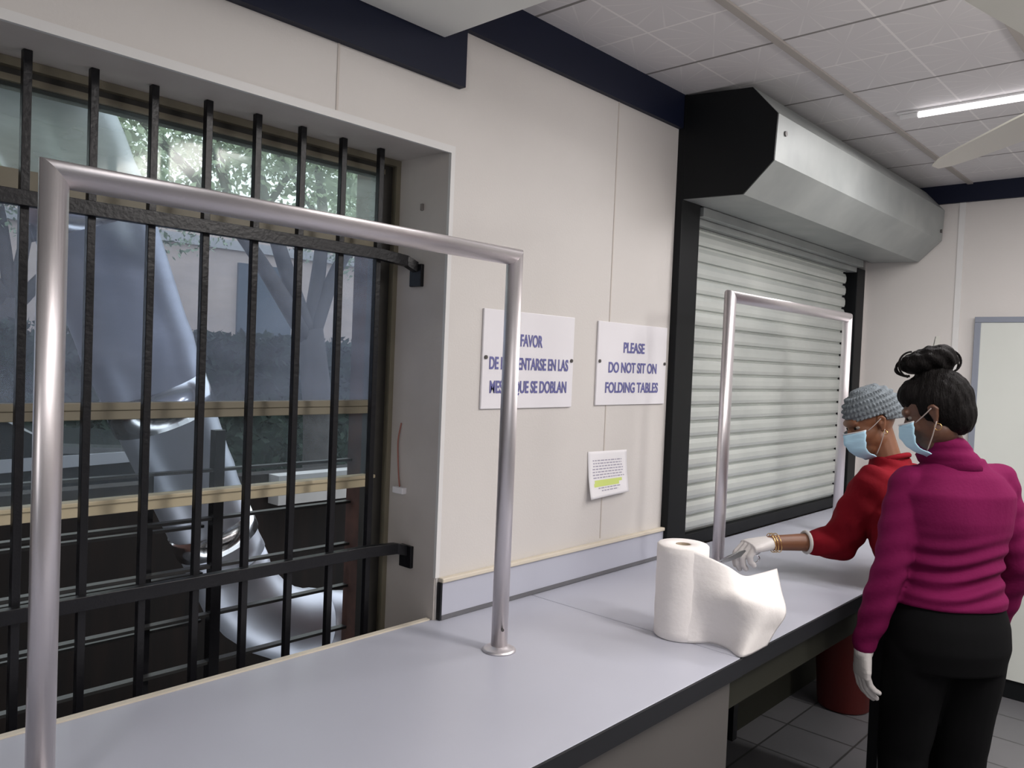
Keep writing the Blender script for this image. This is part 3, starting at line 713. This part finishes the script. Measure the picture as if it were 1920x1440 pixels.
def head(bm, c, f, up, s=1.0):
    """c: centre of the cranium"""
    c = V(c); f = V(f).normalized(); up = V(up); up = (up-f*up.dot(f)).normalized(); r = f.cross(up)
    Rm = Matrix((r, f, up)).transposed()
    E = lambda x, y, z, a, b_, c_: ell(bm, c+Rm @ V((x*s, y*s, z*s)), (a*s, b_*s, c_*s), Rm)
    E(0, -.008, .022, .073, .092, .090)        # cranium
    E(0, .030, -.030, .060, .062, .078)        # face
    E(0, .045, -.082, .040, .040, .036)        # jaw and chin
    E(0, .010, -.065, .055, .060, .045)
    E(0, .078, .018, .050, .018, .018)         # brow
    E(.034, .062, -.034, .022, .022, .020); E(-.034, .062, -.034, .022, .022, .020)   # cheeks
    cap_(bm, c+Rm @ V((0, .086*s, .000)), .008*s, c+Rm @ V((0, .104*s, -.036*s)), .013*s)
    E(.010, .092, -.040, .010, .012, .008); E(-.010, .092, -.040, .010, .012, .008)   # nostrils
    E(0, .086, -.066, .024, .012, .007); E(0, .084, -.076, .022, .012, .008)           # lips
    for sx in (1, -1):
        q = [c+Rm @ V((sx*x*s, y*s, z*s)) for x, y, z in ((.073, .004, -.036), (.078, -.004, -.020), (.083, -.014, .002), (.083, -.006, .014), (.078, .006, .012), (.074, .010, -.002))]
        chain(bm, q, [.008*s, .0065*s, .006*s, .006*s, .006*s, .005*s], 10); E(sx*.074, .0, -.012, .006, .013, .022)
    return Rm
def ringz(c, side, fwd, a, b_, pw=.9, n=36): return ring(c, side, fwd, a, b_, n, pw)

def wrinkle(amp, k, seedv, mask=None):
    rs = np.random.RandomState(seedv); ws = rs.uniform(.6, 1.6, 6); ph = rs.uniform(0, 6.28, 6)
    def fn(co, no):
        h = 0
        for i in range(6):
            h = h+np.sin(co[:, 2]*k*ws[i]+ph[i]+2.2*np.sin(co[:, 0]*(5+i)+ph[5-i])+1.8*np.sin(co[:, 1]*(6+i)))/6
        m = amp if mask is None else amp*mask(co)
        return co+no*(h*m)[:, None]
    return fn

def mask_part(c, Rm, s, parent, tilt=0.0):
    """pleated mask shell over nose and chin with strap"""
    bm = bmesh.new(); nu, nv = 18, 12; G = []
    for j in range(nv+1):
        v = j/nv; row = []
        z = -.012-.118*v
        for i in range(nu+1):
            u = -1+2*i/nu; a = u*1.22
            rad = .074; yb = .040
            a = a*(1-.30*v); y = yb+.062*math.cos(a)+ (.020*math.exp(-(u/.28)**2))*math.exp(-((v-.28)/.33)**2)+.006*math.sin(v*math.pi)
            y -= .030*max(0, v-.70)/.3
            x = (.074-.010*v)*math.sin(a)
            y += .0018*math.sin(v*math.pi*8)
            row.append(bm.verts.new(V(c)+Rm @ V((x*s, y*s, (z+.010*abs(u)*(v-.35))*s))))
        G.append(row)
    for A, B in zip(G, G[1:]):
        for i in range(nu):
            f = bm.faces.new((A[i], A[i+1], B[i+1], B[i]))
    me = bpy.data.meshes.new('face_mask'); bm.to_mesh(me); bm.free()
    o = link_me('face_mask', me, MT['mask'], parent, smooth=True); m = o.modifiers.new('s', 'SOLIDIFY'); m.thickness = .0025; m.offset = 1
    for sx in (1, -1):
        for z0_, z1_ in ((-.020, .008), (-.112, -.034)):
            p = [V(c)+Rm @ V((sx*x*s, y*s, z*s)) for x, y, z in ((.070, .058, z0_), (.078, .03, (z0_*.55+z1_*.45)), (.083, .0, z1_))]
            bb = bmesh.new(); tube(bb, catmull(p, 4), .0018, 6); link('ear_loop', bb, MT['loop'], o, smooth=True)
    # stiff top border
    bb = bmesh.new(); q = [V(c)+Rm @ V((.0745*math.sin(u*1.22)*s, (.040+.064*math.cos(u*1.22)+.014*math.exp(-(u/.28)**2))*s, (-.012+.010*abs(u)*-.35)*s)) for u in [-1+2*i/16 for i in range(17)]]
    tube(bb, q, .0025, 6); link('top_border', bb, MT['maskw'], o, smooth=True)
    return o
def eyes(c, Rm, s, parent):
    for sx in (1, -1):
        bm = bmesh.new(); ell(bm, V(c)+Rm @ V((sx*.031*s, .0700*s, -.002)), (.0105*s, .0115*s, .0085*s)); e = link('eye', bm, MT['eye'], parent, smooth=True)
        bm = bmesh.new(); ell(bm, V(c)+Rm @ V((sx*.031*s, .0815*s, -.002*s)), (.0055*s, .0045*s, .0055*s)); link('iris', bm, MT['hair'], e, smooth=True)

# ---------------- person in magenta, seen from behind
def person_magenta():
    C0 = V((2.775, .672, 0))
    az = math.radians(48); F = V((math.cos(az), math.sin(az), 0)); S = V((-math.sin(az), math.cos(az), 0))   # S: her left
    k = lambda s_, f_, z: C0+S*s_+F*f_+UP*z
    hf = V((math.cos(math.radians(98)), math.sin(math.radians(98)), -.42)); hc = V((2.690, .708, 1.553))
    Lsh, Lel, Lwr = V((2.672, .768, 1.318)), V((2.607, .790, 1.065)), V((2.592, .850, .800))
    Rsh, Rel, Rwr = V((2.882, .572, 1.333)), V((2.965, .515, 1.07)), V((3.04, .585, .855))
    feet = [k(.085, .03, 0), k(-.085, .0, 0)]
    torso = [(.84, .165, .125, -.01), (.92, .155, .118, 0), (1.02, .135, .105, .01), (1.12, .142, .108, .0), (1.22, .160, .112, -.008), (1.31, .168, .105, -.015), (1.37, .125, .082, -.012), (1.41, .072, .065, -.005)]
    # body
    bm = bmesh.new(); Rm = head(bm, hc, hf, UP+hf*0, .98)
    loft(bm, [ringz(k(0, f_, z), S, F, a-.012, b_-.012) for z, a, b_, f_ in torso])
    cap_(bm, k(0, -.005, 1.36), .058, V((2.715, .705, 1.50)), .054)
    chain(bm, [Lsh, Lel, Lwr], [.052, .040, .027]); chain(bm, [Rsh, Rel, Rwr], [.052, .040, .027])
    chain(bm, [k(0, 0, 1.33), Lsh], [.06, .052]); chain(bm, [k(0, 0, 1.33), Rsh], [.06, .052])
    for sgn, ft in ((1, feet[0]), (-1, feet[1])):
        hip = k(sgn*.085, -.01, .86); kn = ft+UP*.47+F*.02
        chain(bm, [hip, kn, ft+UP*.09], [.082, .055, .040]); chain(bm, [ft+UP*.05-F*.03, ft+UP*.04+F*.13], [.035, .03])
    LH = dict(d=V((.02, .03, -1)), nb=V((-.62, .74, .1)), th=V((.6, .6, 0)))
    hand(bm, Lwr, LH['d'], -r0*.85+fw*-.1, fw, (.30, .34, .36, .40), .98, .90)
    hand(bm, Rwr, (Rwr-Rel).normalized()+V((0, 0, -.2)), -S, F, (.3, .3, .35, .4), .95, .90)
    body = fused('person', bm, MT['skin2'], None, .0045, 4)
    tag(body, 'person in a magenta sweater and black trousers seen from behind with dark hair tied up', 'person')
    P = body
    # sweater
    bm = bmesh.new()
    sw = [(.955, .176, .138, 0), (.965, .178, .140, 0), (1.00, .172, .134, 0), (1.04, .160, .126, .008), (1.12, .160, .124, 0), (1.22, .177, .128, -.010), (1.30, .182, .118, -.017), (1.355, .140, .096, -.014), (1.385, .094, .078, -.010), (1.41, .082, .074, -.004)]
    loft(bm, [ringz(k(0, f_, z), S, F, a, b_) for z, a, b_, f_ in sw])
    chain(bm, [k(0, -.01, 1.315), Lsh+V((.01, -.008, -.0))], [.078, .060], 20); chain(bm, [k(0, -.01, 1.315), Rsh+V((-.01, .008, -.0))], [.078, .060], 20)
    chain(bm, [Lsh, Lsh.lerp(Lel, .5), Lel, Lel.lerp(Lwr, .5), Lwr+UP*.015], [.060, .058, .052, .046, .037], 20)
    chain(bm, [Rsh, Rsh.lerp(Rel, .5), Rel, Rel.lerp(Rwr, .5), Rwr], [.060, .056, .050, .045, .036], 20)
    def fn(co, no):
        z = co[:, 2]; low = np.clip((1.20-z)/.12, 0, 1)
        tor = np.exp(-(((co[:, 0]-C0.x)*S.x+(co[:, 1]-C0.y)*S.y)/.17)**6)
        q = 2.0*((co[:, 0]-C0.x)*S.x+(co[:, 1]-C0.y)*S.y)
        h = np.sin(z*120+q*6+1.2*np.sin(q*9))*.0085*low*tor*np.clip((z-.965)/.03, 0, 1)
        h2 = (np.sin(co[:, 0]*31+z*17)+np.sin(co[:, 1]*27-z*23+1))*.0013
        arm = (1-tor)*np.sin(z*95+co[:, 1]*40)*.0022
        return co+no*(h+h2+arm)[:, None]
    swt = fused('sweater', bm, MT['magenta'], P, .0055, 4, fn)
    # rolled collar
    nb_ = V((2.722, .700, 1.445))
    nc = V((2.722, .712, 0))
    def cr_(z, r_, t, n_=40, w=0.0): 
        c = k(0, -.004, 0).lerp(nc, min(1, max(0, (z-1.375)/.09))); c.z = z
        return [c+S*(r_*math.cos(a)*(1+w*math.sin(3*a)))+F*(r_*.95*math.sin(a))-UP*(t*math.sin(a)) for a in [2*math.pi*i/n_ for i in range(n_)]]
    bm = bmesh.new()
    loft(bm, [cr_(1.365, .098, .012), cr_(1.385, .088, .014), cr_(1.395, .090, .014, w=.02), cr_(1.415, .086, .014, w=.03), cr_(1.422, .079, .014), cr_(1.430, .083, .015, w=.03), cr_(1.450, .080, .015, w=.02), cr_(1.460, .074, .015), cr_(1.452, .066, .015), cr_(1.40, .062, .015)])
    link('collar', bm, MT['magenta'], swt, smooth=True)
    # trousers
    bm = bmesh.new()
    loft(bm, [ringz(k(0, f_, z), S, F, a, b_) for z, a, b_, f_ in ((.76, .176, .130, -.01), (.83, .184, .142, -.016), (.90, .180, .140, -.008), (.985, .160, .125, .0))])
    for sgn, ft in ((1, feet[0]), (-1, feet[1])):
        hip = k(sgn*.092, -.01, .80); kn = ft+UP*.47+F*.015
        chain(bm, [hip, hip.lerp(kn, .5), kn, ft+UP*.10], [.100, .090, .076, .064], 20)
    fused('trousers', bm, MT['trouser'], P, .007, 6, wrinkle(.003, 30, 2))
    for ft in feet:
        bm = bmesh.new(); chain(bm, [ft+UP*.035-F*.05, ft+UP*.033+F*.06, ft+UP*.028+F*.16], [.040, .040, .030]); 
        fused('shoe', bm, MT['shoe'], P, .006, 4, lambda co, no: np.column_stack([co[:, 0], co[:, 1], np.maximum(co[:, 2], .003)]))
    # gloves
    bm = bmesh.new(); hand(bm, Lwr, LH['d'], -r0*.85+fw*-.1, fw, (.30, .34, .36, .40), 1.0, 1.05); chain(bm, [Lwr+UP*.015, Lwr-UP*.01], [.029, .029])
    fused('glove', bm, MT['glove'], P, .0028, 2)
    bm = bmesh.new(); hand(bm, Rwr, (Rwr-Rel).normalized()+V((0, 0, -.2)), -S, F, (.3, .3, .35, .4), .97, 1.05); fused('glove', bm, MT['glove'], P, .0035, 2)
    # hair
    hf_ = hf.normalized(); s = 1.0
    L_ = lambda x, y, z: hc+Rm @ V((x, y, z))
    bm = bmesh.new()
    ell(bm, L_(0, -.022, .026), (.083, .093, .098), Rm); ell(bm, L_(0, -.044, -.010), (.070, .064, .085), Rm); ell(bm, L_(0, .030, .062), (.066, .060, .052), Rm)
    cap_(bm, L_(0, -.02, .10), .045, L_(0, -.030, .130), .042)
    hr = fused('hair', bm, MT['hair'], P, .005, 5, lambda co, no: co+no*(.0012*np.sin(co[:, 0]*260+co[:, 2]*60)+.001*np.sin(co[:, 1]*310))[:, None])
    bc = L_(0, -.035, .150)
    bm = bmesh.new(); ell(bm, bc, (.072, .078, .040), Rm); ell(bm, bc+V((.024, -.026, -.004)), (.05, .05, .036), Rm); ell(bm, bc+V((-.026, .032, -.008)), (.048, .048, .030), Rm)
    bun = fused('hair_bun', bm, MT['hair'], hr, .005, 3, lambda co, no: co+no*(.002*np.sin(co[:, 0]*140+co[:, 2]*190)+.002*np.sin(co[:, 1]*150-co[:, 2]*120))[:, None])
    R3, U3 = r0, -d0
    def arc(cx, cz, rx, rz, a0, a1, rr_, dep=0):
        q = [bc+R3*(cx+rx*math.cos(a))+U3*(cz+rz*math.sin(a))+fw*dep for a in [a0+(a1-a0)*i/14 for i in range(15)]]
        bb = bmesh.new(); tube(bb, q, rr_, 7); link('hair_loop', bb, MT['hair'], hr, smooth=True)
    arc(.055, -.004, .042, .036, 2.2, -1.1, .0035); arc(.058, -.010, .036, .036, 1.9, -.9, .0025, .01)
    arc(-.068, -.024, .034, .026, 1.8, 4.9, .004); arc(-.070, -.030, .030, .018, 1.8, 4.9, .003, .012); arc(-.060, -.015, .040, .040, 1.6, 4.4, .003, -.012)
    bb = bmesh.new(); loft(bb, [[bc+R3*(.016+q*.010+i*.007)+U3*(.030+q*.042)+fw*(j*.003) for i, j in ((-1, -1), (1, -1), (1, 1), (-1, 1))] for q in (0, 1)]); link('hair_clip', bb, mat('grey_clip', (.30, .30, .28), .4), hr)
    mask_part(hc, Rm, .98, P); eyes(hc, Rm, .98, P)
    for sx in (-1, 1):
        bb = bmesh.new(); e0 = hc+Rm @ V((sx*.080, .002, -.050)); tube(bb, [e0+V((.0, .010*math.cos(a), .010*math.sin(a))) for a in [2*math.pi*i/16 for i in range(16)]], .0013, 6, closed=True); link('earring', bb, MT['gold'], P, smooth=True)
    return P
pm = person_magenta()

# ---------------- person in red, leaning over the counter
def person_red():
    az = math.radians(84); F = V((math.cos(az), math.sin(az), 0)); S = V((-math.sin(az), math.cos(az), 0))   # S: left side
    hc = V((3.112, 1.040, 1.482)); hf = V((math.cos(math.radians(137)), math.sin(math.radians(137)), -.42))
    hip = V((3.15, .800, .86)); wst = V((3.135, .855, .99)); chs = V((3.145, .925, 1.16)); nk = V((3.158, .975, 1.320))
    Rsh, Rel, Rwr = V((3.018, .990, 1.262)), V((2.995, 1.090, 1.035)), V((2.775, 1.255, 1.030))   # the reaching left arm
    Lsh, Lel, Lwr = V((3.30, .935, 1.26)), V((3.46, .86, 1.03)), V((3.56, 1.03, .945))
    feet = [V((3.23, .745, 0)), V((3.07, .735, 0))]
    lean = (nk-hip).normalized()
    def rg(c, a, b_): return ring(c, S, F, a, b_, 36, .9)
    bm = bmesh.new(); Rm = head(bm, hc, hf, UP+F*.1, .98)
    loft(bm, [rg(hip, .16, .115), rg(wst, .135, .10), rg(chs, .15, .105), rg(nk-UP*.05, .12, .075), rg(nk, .06, .055)])
    cap_(bm, nk-UP*.03, .055, hc-UP*.05-hf*.03, .052)
    chain(bm, [Rsh, Rel, Rwr], [.048, .038, .0265]); chain(bm, [Lsh, Lel, Lwr], [.048, .038, .026]); chain(bm, [chs+UP*.06, Rsh], [.06, .05]); chain(bm, [chs+UP*.06, Lsh], [.06, .05])
    for ft, s_ in ((feet[0], -1), (feet[1], 1)):
        h = hip+S*(.085*-s_*-1)-UP*.03; kn = ft+UP*.47
        chain(bm, [h, kn, ft+UP*.09], [.095, .060, .040]); chain(bm, [ft+UP*.045-F*.03, ft+UP*.04+F*.12], [.035, .03])
    hd = (V((2.70, 1.300, 1.020))-Rwr).normalized()
    hn = V((.05, -.1, 1.0)); tdir = fw
    cr = (.66, .74, .80, .86)
    hand(bm, Rwr, hd, hn, tdir, cr, 1.02, 1.02, (.35, 1.0))
    hand(bm, Lwr, V((.6, .6, -.05)), UP, V((-.7, .4, 0)), (.2, .2, .2, .25), .90, .90)
    P = fused('person', bm, MT['skin'], None, .0045, 4)
    tag(P, 'person in a red sweater and grey crocheted cap reaching over the counter with scissors', 'person')
    # sweater
    bm = bmesh.new()
    loft(bm, [rg(hip+UP*.02, .185, .128), rg(wst, .180, .128), rg(chs, .182, .130), rg(nk-UP*.05, .150, .095), rg(nk+UP*.0, .085, .072), rg(nk+UP*.03, .068, .062)])
    chain(bm, [chs+UP*.07, Rsh], [.080, .066], 20); chain(bm, [chs+UP*.07, Lsh], [.080, .064], 20)
    cf = Rel.lerp(Rwr, .32)
    chain(bm, [Rsh, Rsh.lerp(Rel, .5)+V((0, 0, -.005)), Rel+V((.01, 0, -.008)), cf+UP*-.003], [.066, .070, .066, .050], 20)
    chain(bm, [Rel+V((.035, -.01, .02)), Rel+V((0.01, 0, -.02))], [.05, .052], 18)
    chain(bm, [Lsh, Lel, Lel.lerp(Lwr, .7)], [.062, .058, .042], 18)
    def fn(co, no):
        h = (np.sin(co[:, 2]*70+co[:, 0]*45+1.5*np.sin(co[:, 1]*22))*.0035+np.sin(co[:, 0]*90-co[:, 2]*60)*.002)
        return co+no*h[:, None]
    sw = fused('sweater', bm, MT['red'], P, .0055, 4, fn)
    bb = bmesh.new(); dd = (Rwr-Rel).normalized(); a, b_ = basis(dd)
    tube(bb, [cf+dd*.044+a*(.0375*math.cos(t_))+b_*(.0375*math.sin(t_)) for t_ in [2*math.pi*i/24 for i in range(24)]], .0065, 8, closed=True); link('inner_cuff', bb, MT['cuff'], sw, smooth=True)
    bb = bmesh.new(); tube(bb, [nk+UP*.022+S*(.064*math.cos(t_))+F*(.058*math.sin(t_))-UP*(.022*math.sin(t_)) for t_ in [2*math.pi*i/24 for i in range(24)]], .010, 8, closed=True); link('neckband', bb, MT['red'], sw, smooth=True)
    # bracelets
    for q in (.90, .945, .98):
        c = Rel.lerp(Rwr, q); bb = bmesh.new(); rr_ = .034
        tube(bb, [c+dd*(.006*math.sin(t_))+a*(rr_*math.cos(t_))+b_*(rr_*math.sin(t_)) for t_ in [2*math.pi*i/24 for i in range(24)]], .0016, 6, closed=True); link('bracelet', bb, MT['gold'], P, smooth=True)
    # trousers, shoes
    bm = bmesh.new(); loft(bm, [rg(hip-UP*.10, .165, .125), rg(hip-UP*.02, .17, .13), rg(hip+UP*.07, .15, .11)])
    for ft, s_ in ((feet[0], -1), (feet[1], 1)):
        h = hip+S*(.085*s_)-UP*.06; kn = ft+UP*.47; chain(bm, [h, kn, ft+UP*.10], [.105, .075, .06], 18)
    fused('trousers', bm, MT['trouser'], P, .008, 5)
    for ft in feet:
        bm = bmesh.new(); chain(bm, [ft+UP*.036-F*.05, ft+UP*.033+F*.06, ft+UP*.028+F*.15], [.040, .040, .030]); fused('shoe', bm, MT['shoe'], P, .006, 4, lambda co, no: np.column_stack([co[:, 0], co[:, 1], np.maximum(co[:, 2], .003)]))
    # gloves
    bm = bmesh.new(); hand(bm, Rwr, hd, hn, tdir, cr, 1.04, 1.22, (.35, 1.0)); fused('glove', bm, MT['glove'], P, .0028, 2)
    bm = bmesh.new(); hand(bm, Lwr, V((.6, .6, -.05)), UP, V((-.7, .4, 0)), (.2, .2, .2, .25), .92, 1.05); fused('glove', bm, MT['glove'], P, .0035, 2)
    # crocheted cap
    bm = bmesh.new()
    ell(bm, hc+Rm @ V((0, -.018, .040)), (.088, .104, .088), Rm, 32, 20); ell(bm, hc+Rm @ V((0, -.055, .012)), (.080, .072, .080), Rm, 32, 20)
    Ri = Rm.inverted()
    def fnb(co, no):
        L = np.array([list(Ri @ (V(c)-hc)) for c in co])
        th = np.arctan2(L[:, 1]+.018, L[:, 0]); el_ = L[:, 2]
        h = .0042*np.sin(th*40)*(.5+.5*np.sin(el_*330))+.002*np.sin(el_*330)
        lim = .022-.020*(L[:, 1] < -.02)-.035*np.clip(-L[:, 1]*8, 0, 1)
        co = co+no*h[:, None]
        # flatten everything below the brim upwards so the cap ends cleanly
        Lc = np.array([list(Ri @ (V(c)-hc)) for c in co]); d_ = np.clip(lim-Lc[:, 2], 0, None)
        Lc[:, 2] += d_; sh = np.where(d_ > 0, .93, 1.0); Lc[:, 0] *= sh; 
        R_ = np.array(Rm); return Lc @ R_.T+np.array(hc)
    fused('crocheted_cap', bm, MT['beanie'], P, .004, 2, fnb)
    mask_part(hc, Rm, .98, P); eyes(hc, Rm, .98, P)
    for dz in (0, -.017):
        bb = bmesh.new(); e0 = hc+Rm @ V((.083, .004, -.045+dz)); tube(bb, [e0+V((.004*math.cos(a), .008*math.cos(a), .008*math.sin(a))) for a in [2*math.pi*i/16 for i in range(16)]], .0016, 6, closed=True); link('earring', bb, MT['gold'], P, smooth=True)
    for dz in (0,):
        bb = bmesh.new(); e0 = hc+Rm @ V((-.083, .004, -.045+dz)); tube(bb, [e0+V((.004*math.cos(a), .008*math.cos(a), .008*math.sin(a))) for a in [2*math.pi*i/16 for i in range(16)]], .0016, 6, closed=True); link('earring', bb, MT['gold'], P, smooth=True)
    return P, Rwr, hd
pr, Rwr, hd = person_red()

# scissors held in the gloved hand
t = thing('scissors', Rwr+hd*.10, 'polished steel scissors held in the gloved hand of the person in red', 'scissors')
pv = Rwr+hd*.118-UP*.018-fw*.012; dirb = -r0*.94-UP*.38-fw*.05; dirb.normalize(); sb = fw.cross(dirb).normalized()
for k_ in (1, -1):
    bb = bmesh.new(); d1 = (dirb+sb*(.05*k_)).normalized(); s1 = fw.cross(d1).normalized()
    loft(bb, [[pv+d1*q+s1*(w0*i)+fw*(.0012*j+.0016*k_) for i, j in ((-1, -1), (1, -1), (1, 1), (-1, 1))] for q, w0 in ((-.015, .006), (0, .009), (.05, .0075), (.09, .0015))])
    bl = link('blade', bb, MT['chrome'], t)
    bb = bmesh.new(); e = pv-d1*.015; e2 = pv-d1*.035-UP*.012; tube(bb, [e, e2], .0038, 8)
    cc = e2-d1*(.012 if k_ > 0 else .020)-UP*(.026 if k_ > 0 else .004); tube(bb, [cc+d1*(.020*math.cos(a))+s1*(.014*math.sin(a)) for a in [2*math.pi*i/20 for i in range(20)]], .0035, 8, closed=True); link('handle', bb, MT['chrome'], t, smooth=True)
